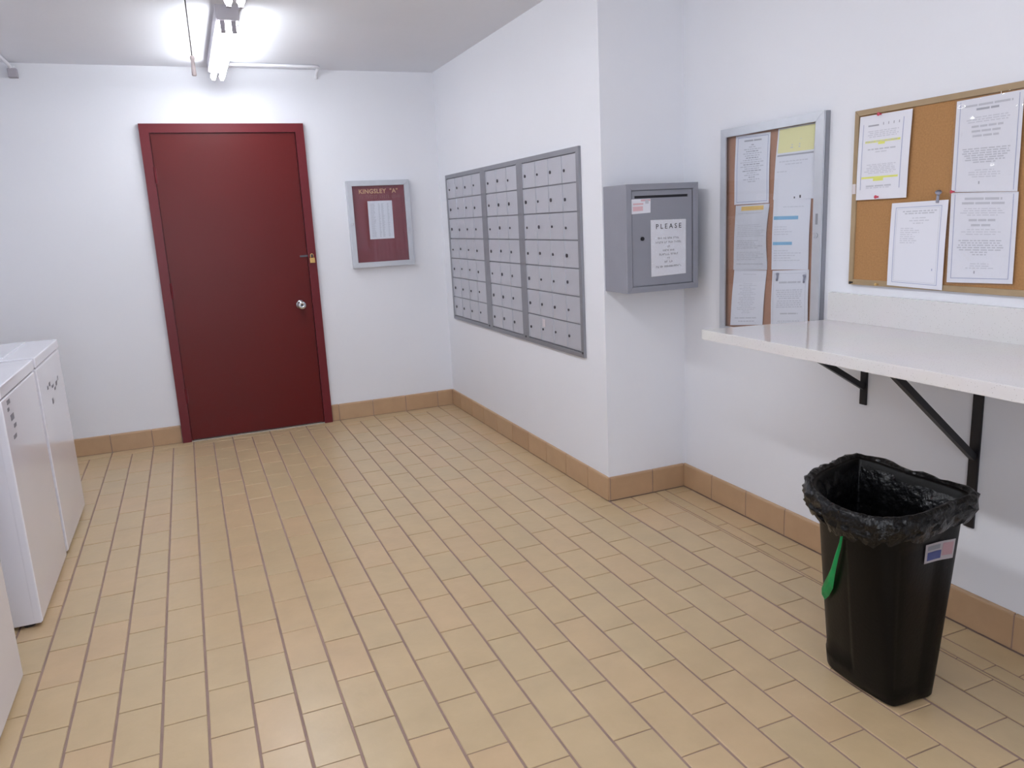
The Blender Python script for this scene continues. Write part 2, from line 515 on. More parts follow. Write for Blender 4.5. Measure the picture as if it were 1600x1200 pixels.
def tile_geo(bm, x0, x1, y0, y1, gx=GX, gy=GY, z=0.0, tilt=(0, 0)):
    x0 += gx/2; x1 -= gx/2; y0 += gy/2; y1 -= gy/2
    e = 0.0018
    cx, cy = (x0+x1)/2, (y0+y1)/2
    def zz(x, y): return z + tilt[0]*(x-cx) + tilt[1]*(y-cy)
    rings = []
    for ins, dz in ((0, -0.008), (0, -0.0016), (e*0.35, -0.0006), (e, 0.0)):
        rings.append([bm.verts.new((x, y, zz(x, y)+dz)) for x, y in ((x0+ins,y0+ins),(x1-ins,y0+ins),(x1-ins,y1-ins),(x0+ins,y1-ins))])
    for a, b in zip(rings, rings[1:]):
        for k in range(4):
            bm.faces.new((a[k], a[(k+1)%4], b[(k+1)%4], b[k]))
    bm.faces.new(rings[-1])

scored = sorted(((tile_score(t), i) for i, t in enumerate(tiles)), reverse=True)
big = set(i for sc, i in scored[:300])
mesh_cache = {}
bm_rest = NB()
for i, t in enumerate(tiles):
    x0, x1, y0, y1 = t
    if x1-x0 < 0.012 or y1-y0 < 0.012: continue
    if i in big:
        key = (round(x1-x0, 3), round(y1-y0, 3))
        if key not in mesh_cache:
            bm = NB()
            tile_geo(bm, -key[0]/2, key[0]/2, -key[1]/2, key[1]/2)
            me = bpy.data.meshes.new('tile'); bmesh.ops.recalc_face_normals(bm, faces=bm.faces); bm.to_mesh(me); bm.free()
            me.materials.append(TILE)
            mesh_cache[key] = me
        o = link('tile', mesh_cache[key], floor, ((x0+x1)/2, (y0+y1)/2, rt.uniform(-0.0006, 0.0002)))
        o.rotation_euler = (rt.uniform(-0.002, 0.002), rt.uniform(-0.003, 0.003), rt.uniform(-0.004, 0.004))
    else:
        tile_geo(bm_rest, x0, x1, y0, y1, z=rt.uniform(-0.0005, 0.0002), tilt=(rt.uniform(-0.003, 0.003), rt.uniform(-0.002, 0.002)))
o = obj('tile_field', bm_rest, TILE, floor); o['kind'] = 'stuff'
# --- smooth tile area behind the viewer is simply the same field carried on to the wall
bm = NB(); y = YEND
while y > YF+0.1:
    for s in range(-7, 23):
        x0 = max(TX0+s*TW, XL); x1 = min(TX0+(s+1)*TW, D)
        if x1-x0 > 0.02: tile_geo(bm, x0, x1, max(y-TL, YF), y)
    y -= TL
o = obj('tile_field', bm, TILE, floor); o['kind'] = 'stuff'

# --- baseboard tiles
def base_tile_mesh(length):
    key = ('b', round(length, 3))
    if key not in mesh_cache:
        bm = NB(); l = length/2 - 0.0026
        prof = [(0.0, 0.003), (0.0115, 0.003), (0.0115, HB-0.010), (0.0105, HB-0.005), (0.008, HB-0.0015), (0.004, HB), (0.0, HB)]
        a = [bm.verts.new((-l, -p, z)) for p, z in prof]; b = [bm.verts.new((l, -p, z)) for p, z in prof]
        n = len(prof)
        for k in range(n): bm.faces.new((a[k], a[(k+1)%n], b[(k+1)%n], b[k]))
        bm.faces.new(a); bm.faces.new(b[::-1])
        bmesh.ops.recalc_face_normals(bm, faces=bm.faces)
        me = bpy.data.meshes.new('baseboard_tile'); bm.to_mesh(me); bm.free(); me.materials.append(BTILE)
        mesh_cache[key] = me
    return mesh_cache[key]

def baseboard(name, label, fn2, joints, rot, mortar):
    """fn2(u) -> wall point at run u; joints = increasing list along the run"""
    par = struct(name, mortar, GROUT, label, 'baseboard')
    for a, b in zip(joints, joints[1:]):
        me = base_tile_mesh(b-a)
        p = fn2((a+b)/2)
        o = link('baseboard_tile', me, par, (p[0], p[1], rt.uniform(-0.0004, 0.0004)))
        o.rotation_euler = (0, 0, rot)
    return par

jb = [TX0 + 2*k*TW for k in range(-3, 2)]
baseboard('baseboard_back_left', 'tan tile baseboard on the back wall left of the red door', lambda u: (u, 0, 0),
          [XL] + [j for j in jb if j > XL+0.05] + [-1.953], 0, BX(XL, -1.953, -0.0095, 0, 0, HB-0.003))
baseboard('baseboard_back_right', 'tan tile baseboard on the back wall right of the red door', lambda u: (u, 0, 0),
          [-0.937, -0.884, -0.633, -0.383, -0.132, -0.0115], 0, BX(-0.937, 0, -0.0095, 0, 0, HB-0.003))
jm = [-2.417-0.011, -2.216, -1.965, -1.712, -1.458, -1.207, -0.945, -0.69, -0.452, -0.195, 0.0]
baseboard('baseboard_mailbox_wall', 'tan tile baseboard running below the mailboxes', lambda u: (0, u, 0),
          jm, -math.pi/2, BX(-0.0095, 0, -2.417, 0, 0, HB-0.003))
baseboard('baseboard_return', 'short tan tile baseboard below the drop box', lambda u: (u, L, 0),
          [0.0005, 0.243, D-0.011], 0, BX(0, D, L-0.0095, L, 0, HB-0.003))
jr = [-2.4175]
y = -2.654
while y > -6.3:
    jr.append(y); y -= 0.2512
jr = sorted(jr)
baseboard('baseboard_right', 'tan tile baseboard on the right wall behind the black bin', lambda u: (D, u, 0),
          jr, -math.pi/2, BX(D-0.0095, D, jr[0], L, 0, HB-0.003))

# ------------------------------------------------------------------ door
dx0, dx1, ix0, ix1 = -1.951, -0.941, -1.895, -0.998
dt, di = 2.076, 2.020
bm = frame_members(NB(), back_wall, dx0, dx1, 0.0, dt, 0.056, 0.0, 0.035, sides='LTR')
door = struct('door_1', bm, DOORF, 'dark red painted steel door and frame in the back wall', 'door')
bm = frame_members(NB(), back_wall, ix0, ix1, 0.0, di, 0.014, 0.0, 0.012, sides='LTR')
obj('door_stop', bm, DOORF, door)
obj('door_slab', BX(ix0+0.005, ix1-0.005, -0.024, -0.002, 0.012, di-0.006), DOOR, door, bevel=0.0015)
obj('threshold', BX(ix0, ix1, -0.034, -0.0, -0.003, 0.006), THRESH, door)
for z in (1.76, 1.026, 0.322):
    b = tube(NB(), [(ix0+0.004, -0.034, z-0.05), (ix0+0.004, -0.034, z+0.05)], 0.0065, 10)
    box(b, ix0+0.004, ix0+0.016, -0.027, -0.0235, z-0.045, z+0.045)
    obj('hinge', b, DOORF, door)
kx, kz = -1.079, 0.868
b = NB()
prof = [(0.0, 0.032), (0.004, 0.032), (0.008, 0.028), (0.012, 0.014), (0.03, 0.012), (0.038, 0.022), (0.048, 0.029), (0.06, 0.030), (0.068, 0.026), (0.073, 0.017), (0.073, 0.0085), (0.069, 0.008)]
loft(b, [[Vector((kx + r*math.cos(a), -0.024 - d, kz + r*math.sin(a))) for a in [2*math.pi*k/24 for k in range(24)]] for d, r in prof])
kn = obj('door_knob', b, CHROME, door, smooth=True)
obj('keyhole', tube(NB(), [(kx, -0.092, kz), (kx, -0.0965, kz)], 0.0055, 12), LOCKM, kn)
b = BX(-1.05, -0.975, -0.029, -0.0245, 1.193, 1.205)
box(b, -0.985, -0.965, -0.040, -0.0352, 1.19, 1.21)
obj('hasp', b, LOCKM, door)
pl = thing('padlock', 'small brass padlock hanging from the hasp on the red door frame', 'padlock', (-0.972, -0.05, 1.16))
obj('lock_body', BX(-0.989, -0.955, -0.060, -0.044, 1.150, 1.185), BRASS, pl, bevel=0.003)
arc = [(-0.982, -0.052, 1.184), (-0.982, -0.052, 1.2)] + [(-0.972-0.010*math.cos(a), -0.052, 1.2+0.012*math.sin(a)) for a in [math.pi*k/8 for k in range(9)]] + [(-0.962, -0.052, 1.184)]
obj('shackle', tube(NB(), arc, 0.0028, 8), BRASS, pl, smooth=True)

# ------------------------------------------------------------------ directory board on the back wall
db = thing('directory_case', 'small silver-framed case with maroon felt backing right of the red door', 'display case', (-0.466, 0, 1.39))
u0, u1, v0, v1 = -0.689, -0.243, 1.091, 1.692
obj('case_back', BX(u0+0.01, u1-0.01, -0.028, 0, v0+0.01, v1-0.01), MAROON, db)
fm = frame_members(NB(), back_wall, u0, u1, v0, v1, 0.036, 0.0, 0.045)
obj('frame', fm, ALU, db, bevel=0.002)
obj('glass_pane', BX(u0+0.03, u1-0.03, -0.037, -0.034, v0+0.03, v1-0.03), GLASS, db)
obj('lock', tube(NB(), [(u0+0.018, -0.045, 1.40), (u0+0.018, -0.051, 1.40)], 0.009, 14), CHROME, db)
letters(None, 'KINGSLEY  "A"', back_wall, -0.465, 1.604, 0.042, GOLD, db, space=1.05, w=0.0295, bold=0.0008)
rr = random.Random(5)
b = NB()
x = -0.60
for wl in (2, 6, 5, 5):
    for k in range(wl):
        x2 = x + 0.011
        for (a0, a1, c0, c1) in ((0, 0.003, 0, 0.024), (0.003, 0.010, rr.choice((0.0, 0.010, 0.021)), None)):
            c1_ = c1 if c1 is not None else c0+0.003
            box(b, x+a0, x+a1, -0.0292, -0.0285, 1.568+c0, 1.568+c1_)
        x += 0.0145
    x += 0.014
obj('faded_lettering', b, GOLDF, db)
rr = random.Random(11)
mk = []
for (s0, s1) in ((0.10, 0.30), (0.42, 0.50), (0.54, 0.66), (0.78, 0.86)):
    for k in range(34):
        mk.append((INKM, s0, 0.07+k*0.0262, s0+(s1-s0)*rr.uniform(0.6, 1.0), 0.07+k*0.0262+0.012))
sheet('directory_sheet', 'white typed list sheet inside the maroon directory case', back_wall,
      ((-0.549, 1.551), (-0.373, 1.551), (-0.375, 1.286), (-0.551, 1.286)), 0.0285, mk, None, curl=lambda s, t: 0, cat='paper')

# ------------------------------------------------------------------ mailboxes
def mail_door_mesh(wd, ht):
    b = NB()
    box(b, -0.006, 0.0, -wd/2+0.0015, wd/2-0.0015, -ht/2+0.0035, ht/2-0.003)
    bmesh.ops.bevel(b, geom=list(b.edges), offset=0.001, segments=1, affect='EDGES')
    box(b, -0.010, -0.006, wd/2-0.007, wd/2-0.0025, -ht/2+0.005, ht/2-0.004)      # folded hinge edge
    bmesh.ops.recalc_face_normals(b, faces=b.faces)
    me = bpy.data.meshes.new('mailbox_door'); b.to_mesh(me); b.free(); me.materials.append(MAILDOOR)
    return me
lb = tube(NB(), [(0, 0, 0), (-0.004, 0, 0)], 0.0085, 12)
box(lb, -0.0048, -0.0038, -0.0015, 0.0015, -0.006, 0.006)
bmesh.ops.recalc_face_normals(lb, faces=lb.faces)
LOCKME = bpy.data.meshes.new('lock'); lb.to_mesh(LOCKME); lb.free(); LOCKME.materials.append(LOCKM)
rl = random.Random(4)
def bank(label, ya, yb, cols, start, step, zt, zb, lockd, tl, tr):
    t = thing('mailbox_bank', label, 'mailboxes', (0, -(ya+yb)/2, 1.19), 'grey mailbox banks in the wall')
    obj('back_panel', BX(-0.004, 0, -yb+0.004, -ya-0.004, 0.69, 1.698), ALU_DARK, t)
    fm = frame_members(NB(), mail_wall, ya, yb, 0.686, 1.702, 0.024, 0.0, 0.014, tb={'L': tl, 'R': tr, 'T': 0.026, 'B': 0.024})
    obj('frame', fm, ALU_DARK, t, bevel=0.0015)
    rows = 7; ht = (zt-zb)/rows
    me = mail_door_mesh(step, ht)
    for r in range(rows):
        for c in range(cols):
            yy = -(start + (c+0.5)*step); zz = zt - (r+0.5)*ht
            d = link('mailbox_door', me, t, (-0.004 + rl.uniform(-0.0006, 0.0006), yy, zz))
            d.rotation_euler = (0, rl.uniform(-0.006, 0.006), rl.uniform(-0.008, 0.008))
            k = bpy.data.objects.new('lock', LOCKME); COL.objects.link(k)
            k.parent = d; k.location = (-0.006, step/2 - lockd, -0.004 + rl.uniform(-0.004, 0.004))
            k.rotation_euler = (rl.choice((0, 0, 0.6, -0.5, 1.2)), 0, 0)
            s = rl.choice((0.75, 0.9, 1.0, 1.15)); k.scale = (1, s, s)
    # master locks at the frame foot
    obj('master_lock', tube(NB(), [(-0.014, -(yb-0.012), 0.71), (-0.017, -(yb-0.012), 0.71)], 0.006, 10), LOCKM, t)
    return t
bank('grey mailbox bank nearest the room corner, four doors wide', 0.18, 0.925, 4, 0.214, 0.166, 1.675, 0.712, 0.037, 0.030, 0.042)
bank('narrow grey mailbox bank in the middle, three doors wide', 0.925, 1.515, 3, 0.978, 0.162, 1.675, 0.712, 0.030, 0.048, 0.050)
b3 = bank('grey mailbox bank nearest the wall edge, four doors wide, with old tape', 1.515, 2.222, 4, 1.549, 0.1605, 1.675, 0.712, 0.030, 0.032, 0.030)
obj('tape_residue', BX(-0.0125, -0.011, -1.772, -1.738, 0.793, 0.835), STICK, b3)
for o in list(bpy.data.objects):
    if o.name.startswith('tape_residue'):
        o.rotation_euler = (0, 0, 0)

# ------------------------------------------------------------------ drop box on the return wall
bx = thing('drop_box', 'grey steel drop box with mail slot on the narrow wall beside the mailboxes', 'drop box', (0.19, L, 1.26))
x0, x1, z0, z1, yf = 0.006, 0.378, 1.031, 1.502, L-0.2
b = NB(); box(b, x0, x1, yf+0.012, L, z0, z1)
obj('box_body', b, BOXP, bx, bevel=0.002)
obj('front_rim', frame_members(NB(), ret_wall, x0, x1, z0, z1, 0.026, 0.188, 0.202), BOXP, bx, bevel=0.0015)
dr = NB()
dxa, dxb, dza, dzb = x0+0.030, x1-0.030, z0+0.030, z1-0.030
sx0, sx1, sz0, sz1 = 0.050, 0.326, 1.441, 1.452
yd = yf+0.003
for a in ((dxa, dxb, sz1, dzb), (dxa, dxb, dza, sz0), (dxa, sx0, sz0, sz1), (sx1, dxb, sz0, sz1)):
    box(dr, a[0], a[1], yd, yf+0.011, a[2], a[3])
dd = obj('box_door', dr, BOXP, bx)
obj('mail_slot', BX(sx0, sx1, yd+0.005, yf+0.0105, sz0, sz1), SLOT, dd)
b = tube(NB(), [(0.086, yd, 1.267), (0.086, yd-0.006, 1.267)], 0.0085, 14)
obj('lock', b, SLOT, dd)
rr = random.Random(21)
def letterline(rnd, cx, t, h, groups, lw, m, gap=0.35):
    """a line of illegible small capitals: two thin strokes per letter"""
    n = sum(groups) + gap*2*(len(groups)-1)
    a = cx - n*lw/2; out = []
    for g in groups:
        for k in range(g):
            out.append((m, a+lw*0.12, t, a+lw*0.34, t+h))
            y0 = t + rnd.choice((0, h*0.4, h*0.75))
            out.append((m, a+lw*0.34, y0, a+lw*0.78, y0+h*0.26))
            if rnd.random() < 0.5: out.append((m, a+lw*0.6, t, a+lw*0.78, t+h))
            a += lw
        a += gap*2*lw
    return out
mk = []
for t, g, lw in ((0.31, (3, 2, 3, 4), 0.043), (0.385, (5, 2, 3, 5), 0.043), (0.46, (2,), 0.035), (0.53, (4, 3), 0.043), (0.60, (7, 5), 0.043),
                 (0.675, (2,), 0.043), (0.735, (2, 2), 0.052), (0.82, (2, 2, 11), 0.045)):
    mk += letterline(rr, 0.5, t, 0.034, g, lw, INKS)
sg = sheet('sign', 'white sign headed PLEASE taped to the grey drop box', ret_wall,
      ((0.129, 1.346), (0.314, 1.343), (0.313, 1.101), (0.130, 1.097)), 0.198, mk, None, curl=lambda s, t: 0.0006, cat='sign', sleeve=True)
letters(None, 'PLEASE', ret_wall, 0.222, 1.306, 0.030, INKD, sg, space=1.55, w=0.2002, bold=0.0004)
mk = [(PINK, 0.1, 0.28, 0.62, 0.40), (PINK, 0.08, 0.5, 0.6, 0.82), (INKM, 0.72, 0.08, 0.9, 0.34), (PINK, 0.5, 0.03, 0.98, 0.16)]
sheet('sticker', 'small white and pink sticker under the slot of the drop box', ret_wall,
      ((0.032, 1.438), (0.131, 1.438), (0.130, 1.378), (0.033, 1.375)), 0.1972, mk, None, curl=lambda s, t: 0.0, cat='sticker')

# ------------------------------------------------------------------ glazed notice cabinet on the right wall
cb = thing('notice_cabinet', 'aluminium-framed glazed notice cabinet with cork back above the counter end', 'display case', (D, -3.065, 1.27))
u0, u1, v0, v1 = 2.728, 3.328, 0.830, 1.710
obj('cork_panel', BX(D-0.006, D, -u1+0.01, -u0-0.01, v0+0.01, v1-0.01), CORK1, cb)
obj('side_case', frame_members(NB(), right_wall, u0, u1, v0, v1, 0.014, 0.0, 0.019), ALU_DARK, cb)
obj('door_frame', frame_members(NB(), right_wall, u0+0.001, u1-0.001, v0, v1, 0.034, 0.020, 0.029, tb={'R': 0.042}), ALU, cb, bevel=0.0015)
obj('glass_pane', BX(D-0.0255, D-0.0235, -u1+0.035, -u0-0.03, v0+0.03, v1-0.03), GLASS, cb)
b = tube(NB(), [(D-0.029, -3.306, 1.265), (D-0.035, -3.306, 1.265)], 0.010, 16)
box(b, D-0.0358, D-0.035, -3.3075, -3.3045, 1.259, 1.271)
obj('lock', b, CHROME, cb)
obj('maker_plate', BX(D-0.0298, D-0.0288, -3.311, -3.300, 1.305, 1.345), ALU_DARK, cb)

def seq(i): return random.Random(100+i)
G1 = 'notices inside the glazed cabinet'
W1 = 0.0072
r = seq(1)
mk = border(INKB, 0.07, 0.03, 0.012, 0.95, 0.97) + words(r, 0.2, 0.85, 0.075, 0.022, INK, 0.8, minw=0.2, maxw=0.3)
for k, fl in enumerate((0.1, 0.3, 0.7, 0.5, 0.75, 0.6, 0.5, 0.75, 0.95, 0.7, 0.95, 0.6, 0.75, 0.4, 0.6, 0.25, 0.7, 0.3)):
    mk += words(r, 0.16, 0.86, 0.14+k*0.031, 0.014, INKM if k % 3 else INK, fl)
sheet('notice', 'bordered white notice at the top left inside the glazed cabinet', right_wall,
      ((2.806, 1.676), (3.020, 1.670), (3.019, 1.394), (2.801, 1.393)), W1, mk, G1)
r = seq(2)
mk = [(ORG, 0.18, 0.02, 0.84, 0.085)] + words(r, 0.1, 0.9, 0.12, 0.012, INKL, 0.9, False)
for k in range(7): mk += words(r, 0.1, 0.9, 0.30+k*0.028, 0.012, INKL, r.uniform(0.6, 1), False)
for k in range(5): mk += words(r, 0.1, 0.9, 0.54+k*0.028, 0.012, INKM, r.uniform(0.6, 1), False)
for k in range(5): mk += words(r, 0.1, 0.9, 0.72+k*0.028, 0.012, INKL, r.uniform(0.6, 1), False)
mk += words(r, 0.1, 0.9, 0.9, 0.016, INKM, 1, False)
sheet('notice', 'white notice with orange heading, middle of the left column in the glazed cabinet', right_wall,
      ((2.811, 1.389), (3.023, 1.391), (3.017, 1.123), (2.801, 1.115)), W1+0.001, mk, G1, sleeve=True,
      bulge=lambda s, t: -0.05*s*math.sin(math.pi*min(1, t*1.1)))
r = seq(3)
mk = words(r, 0.1, 0.9, 0.07, 0.012, INKL, 0.5)
for k in range(18): mk += words(r, 0.15, 0.8, 0.24+k*0.031, 0.013, INKL, r.uniform(0.3, 0.9))
mk += words(r, 0.12, 0.85, 0.86, 0.018, INKM, 0.95, minw=0.1, maxw=0.2) + words(r, 0.2, 0.8, 0.92, 0.018, INKM, 0.8)
sheet('notice', 'tilted white notice at the bottom left inside the glazed cabinet', right_wall,
      ((2.805, 1.116), (3.013, 1.121), (2.994, 0.892), (2.782, 0.868)), W1+0.0005, mk, G1)
r = seq(4)
mk = [(YELP, 0.04, 0.012, 0.97, 0.345), (INK, 0.04, 0.37, 0.97, 0.392)]
for k, fl in enumerate((0.1, 0.2, 0.4, 0.55, 0.3, 0.4, 0.5)): mk += words(r, 0.2, 0.8, 0.06+k*0.036, 0.014, INKL, fl)
mk += words(r, 0.06, 0.9, 0.46, 0.014, INKL, 0.9) + words(r, 0.06, 0.9, 0.50, 0.014, INKL, 0.5) + words(r, 0.06, 0.9, 0.60, 0.014, INKL, 0.3, False)
mk += [(INKD, 0.52, 0.965, 0.55, 0.99), (INKD, 0.66, 0.945, 0.70, 0.985)]
sheet('notice', 'white notice with pale yellow top panel in the glazed cabinet', right_wall,
      ((3.066, 1.675), (3.270, 1.675), (3.268, 1.401), (3.046, 1.405)), W1+0.001, mk, G1)
r = seq(5)
mk = [(BLU, 0.03, 0.235, 0.70, 0.285), (BLU, 0.03, 0.60, 0.56, 0.645)] + words(r, 0.2, 0.9, 0.1, 0.012, INKL, 0.8)
for k in range(4): mk += words(r, 0.06, 0.9, 0.38+k*0.035, 0.012, INKL, r.uniform(0.3, 0.6), False)
for k in range(5): mk += words(r, 0.06, 0.9, 0.72+k*0.035, 0.012, INKL, r.uniform(0.4, 0.9), False)
sheet('notice', 'white notice with two blue bars in the glazed cabinet', right_wall,
      ((3.046, 1.405), (3.251, 1.402), (3.249, 1.134), (3.043, 1.125)), W1, mk, G1)
r = seq(6)
mk = border(INKM, 0.05, 0.05, 0.008, 0.93, 1.0) + words(r, 0.2, 0.8, 0.185, 0.03, INKM, 1, minw=0.14, maxw=0.26)
for t0, n in ((0.32, 5), (0.5, 4), (0.84, 4)):
    for k in range(n): mk += words(r, 0.12, 0.88, t0+k*0.034, 0.018, INKL, r.uniform(0.7, 1))
mk += words(r, 0.2, 0.8, 0.71, 0.024, INKM, 0.8, minw=0.1, maxw=0.25)
sheet('notice', 'white notice with bold heading at the bottom right inside the glazed cabinet', right_wall,
      ((3.048, 1.121), (3.252, 1.134), (3.257, 0.90), (3.046, 0.875)), W1+0.0005, mk, G1)

# ------------------------------------------------------------------ cork board on the right wall
bb = thing('cork_board', 'large cork board with tan frame above the counter', 'bulletin board', (D, -4.05, 1.39))
u0, u1, v0, v1 = 3.455, 4.66, 1.090, 1.688
obj('cork_panel', BX(D-0.008, D, -u1+0.01, -u0-0.01, v0+0.01, v1-0.01), CORK2, bb)
obj('frame', frame_members(NB(), right_wall, u0, u1, v0, v1, 0.019, 0.0, 0.014), BFRAME, bb, bevel=0.002)
obj('frame_sticker', BX(D-0.0152, D-0.0142, -3.472, -3.458, 1.408, 1.442), STICK, bb)
G2 = 'notices pinned on the cork board'
W2 = 0.0150
r = seq(7)
mk = [(INKB, 0.08, 0.10, 0.09, 0.88), (INKB, 0.85, 0.07, 0.862, 0.88)]
mk += words(r, 0.18, 0.40, 0.115, 0.018, INK, 1, minw=0.2, maxw=0.24)
mk += [(INK, s, 0.10, s+0.016, 0.13) for s in (0.47, 0.57, 0.67, 0.77)]
for k in range(4): mk += words(r, 0.14, 0.82, 0.185+k*0.022, 0.011, INKL, r.uniform(0.7, 1))
mk += [(YEL, 0.14, 0.30, 0.82, 0.325), (YEL, 0.40, 0.325, 0.53, 0.35)] + words(r, 0.16, 0.8, 0.306, 0.010, INKM, 1)
mk += words(r, 0.2, 0.76, 0.395, 0.016, INKM, 1) + words(r, 0.3, 0.66, 0.43, 0.012, INKL, 0.7)
for k in range(6): mk += words(r, 0.14, 0.82, 0.58+k*0.02, 0.010, INKL, r.uniform(0.5, 1))
mk += [(YEL, 0.10, 0.725, 0.82, 0.748), (YEL, 0.34, 0.748, 0.54, 0.78)]
mk += words(r, 0.2, 0.7, 0.83, 0.018, INKM, 1, minw=0.15, maxw=0.3) + words(r, 0.2, 0.66, 0.855, 0.012, INKL, 1)
sheet('notice', 'white notice with yellow highlighted lines at the upper left of the cork board', right_wall,
      ((3.482, 1.665), (3.694, 1.664), (3.687, 1.387), (3.477, 1.386)), W2, mk, G2, curl=lambda s, t: 0.001+0.002*math.sin(math.pi*t))
r = seq(8)
mk = border(INKB, 0.085, 0.055, 0.009, 0.905, 0.955) + border(INKL, 0.115, 0.075, 0.006, 0.875, 0.935)
mk += words(r, 0.22, 0.82, 0.10, 0.014, INKM, 1) + words(r, 0.26, 0.78, 0.125, 0.014, INKM, 1)
mk += words(r, 0.4, 0.65, 0.18, 0.012, INKL, 1) + words(r, 0.35, 0.7, 0.21, 0.012, INKL, 1) + words(r, 0.42, 0.6, 0.24, 0.012, INKL, 1)
for k in range(8): mk += words(r, 0.2, 0.64, 0.30+k*0.024, 0.010, INKL, r.uniform(0.3, 0.8), False)
mk += [(INKB, 0.80, 0.765, 0.815, 0.79)]
sheet('notice', 'mostly blank bordered white notice low on the cork board, left of the tall notices', right_wall,
      ((3.633, 1.370), (3.845, 1.374), (3.842, 1.093), (3.629, 1.097)), W2+0.0008, mk, G2, curl=lambda s, t: 0.001+0.002*math.sin(math.pi*t))
r = seq(9)
mk = [(INKB, 0.06, 0.02, 0.07, 0.98), (INKB, 0.94, 0.02, 0.95, 0.98)]
mk += words(r, 0.14, 0.86, 0.065, 0.022, INKM, 1, minw=0.15, maxw=0.3) + words(r, 0.32, 0.66, 0.11, 0.022, INK, 1, minw=0.15, maxw=0.25)
for k in range(3): mk += words(r, 0.16, 0.86, 0.20+k*0.024, 0.011, INKL, r.uniform(0.6, 1))
for k in range(3): mk += words(r, 0.26, 0.74, 0.29+k*0.05, 0.022, INKM, r.uniform(0.7, 1), minw=0.08, maxw=0.16)
for k in range(7): mk += words(r, 0.14, 0.86, 0.53+k*0.024, 0.013, INKM, (1, 0.95, 1, 0.9, 0.8, 0.85, 0.5)[k])
for k in range(4): mk += words(r, 0.2, 0.8, 0.76+k*0.024, 0.010, INKL, r.uniform(0.4, 0.9))
mk += [(INK, 0.42, 0.885, 0.44, 0.915)]
sheet('notice', 'sleeved white notice at the top right of the cork board touching the frame', right_wall,
      ((3.851, 1.662), (4.058, 1.664), (4.062, 1.388), (3.852, 1.396)), W2+0.0006, mk, G2, sleeve=True, curl=lambda s, t: 0.001)
r = seq(10)
mk = [(INKB, 0.06, 0.02, 0.07, 0.95), (INKB, 0.93, 0.02, 0.94, 0.95), (INKB, 0.06, 0.945, 0.94, 0.952)]
mk += words(r, 0.22, 0.78, 0.055, 0.026, INKM, 1, minw=0.15, maxw=0.3) + words(r, 0.18, 0.82, 0.105, 0.024, INKM, 1, minw=0.15, maxw=0.3)
for k in range(4): mk += words(r, 0.16, 0.84, 0.17+k*0.024, 0.010, INKL, r.uniform(0.6, 1))
mk += words(r, 0.3, 0.7, 0.29, 0.024, INKM, 1, minw=0.12, maxw=0.16) + words(r, 0.34, 0.66, 0.345, 0.024, INKM, 1, minw=0.1, maxw=0.14)
for k in range(3): mk += words(r, 0.14, 0.84, 0.40+k*0.026, 0.010, INKL, r.uniform(0.6, 1))
for k in range(7): mk += words(r, 0.14, 0.84, 0.52+k*0.026, 0.013, INKM, (0.95, 0.85, 0.95, 1, 0.9, 0.4, 0.3)[k])
for k in range(3): mk += words(r, 0.2, 0.8, 0.78+k*0.024, 0.010, INKL, r.uniform(0.4, 0.9))
mk += [(INK, 0.42, 0.865, 0.44, 0.895)]
sheet('notice', 'sleeved white notice at the lower right of the cork board below another sleeved notice', right_wall,
      ((3.852, 1.394), (4.066, 1.387), (4.070, 1.126), (3.856, 1.119)), W2, mk, G2, sleeve=True, curl=lambda s, t: 0.001)

def pin(label, u, v, m, w0=0.0165, grp='push pins on the cork board', r=0.006):
    b = NB()
    prof = [(0, r*0.6), (0.002, r*0.6), (0.003, r*0.45), (0.008, r*0.5), (0.010, r), (0.012, r), (0.013, r*0.6)]
    loft(b, [[right_wall(u + q*math.cos(a), v + q*math.sin(a), w0+d) for a in [2*math.pi*k/10 for k in range(10)]] for d, q in prof])
    return tag(obj('push_pin', b, m, smooth=True), label, 'push pin', grp)
pin('red push pin at the top of the yellow highlighted notice', 3.570, 1.664, REDPIN, 0.0185)
pin('pink push pin at the bottom of the yellow highlighted notice', 3.573, 1.394, REDPIN, 0.0175)
pin('red push pin at the left where the two sleeved notices meet', 3.862, 1.397, REDPIN, 0.0185, r=0.005)
pin('grey push pin in the lower left corner of the cork board frame', 3.474, 1.098, BLACKM, 0.0145, r=0.005)
pin('brass push pin on the bottom frame of the cork board', 3.588, 1.097, BRASS, 0.0145, r=0.005)
b = tube(NB(), [right_wall(3.808, 1.366, 0.0215), right_wall(3.812, 1.392, 0.023)], 0.0045, 8)
tube(b, [right_wall(3.812, 1.392, 0.023), right_wall(3.816, 1.398, 0.028)], [0.005, 0.010], 10)
tag(obj('push_pin', b, CLEARPIN, smooth=True), 'long grey push pin at the top of the mostly blank notice', 'push pin', 'push pins on the cork board')
for (lab, u) in (('grey push pin at the upper left of the bold-headed notice in the cabinet', 3.078), ('grey push pin at the upper right of the bold-headed notice in the cabinet', 3.229)):
    b = tube(NB(), [right_wall(u, 1.082, 0.0115), right_wall(u+0.004, 1.104, 0.013)], 0.004, 8)
    tube(b, [right_wall(u+0.004, 1.104, 0.013), right_wall(u+0.006, 1.112, 0.0145)], [0.0045, 0.007], 10)
    tag(obj('push_pin', b, CLEARPIN, smooth=True), lab, 'push pin', 'push pins in the glazed cabinet')

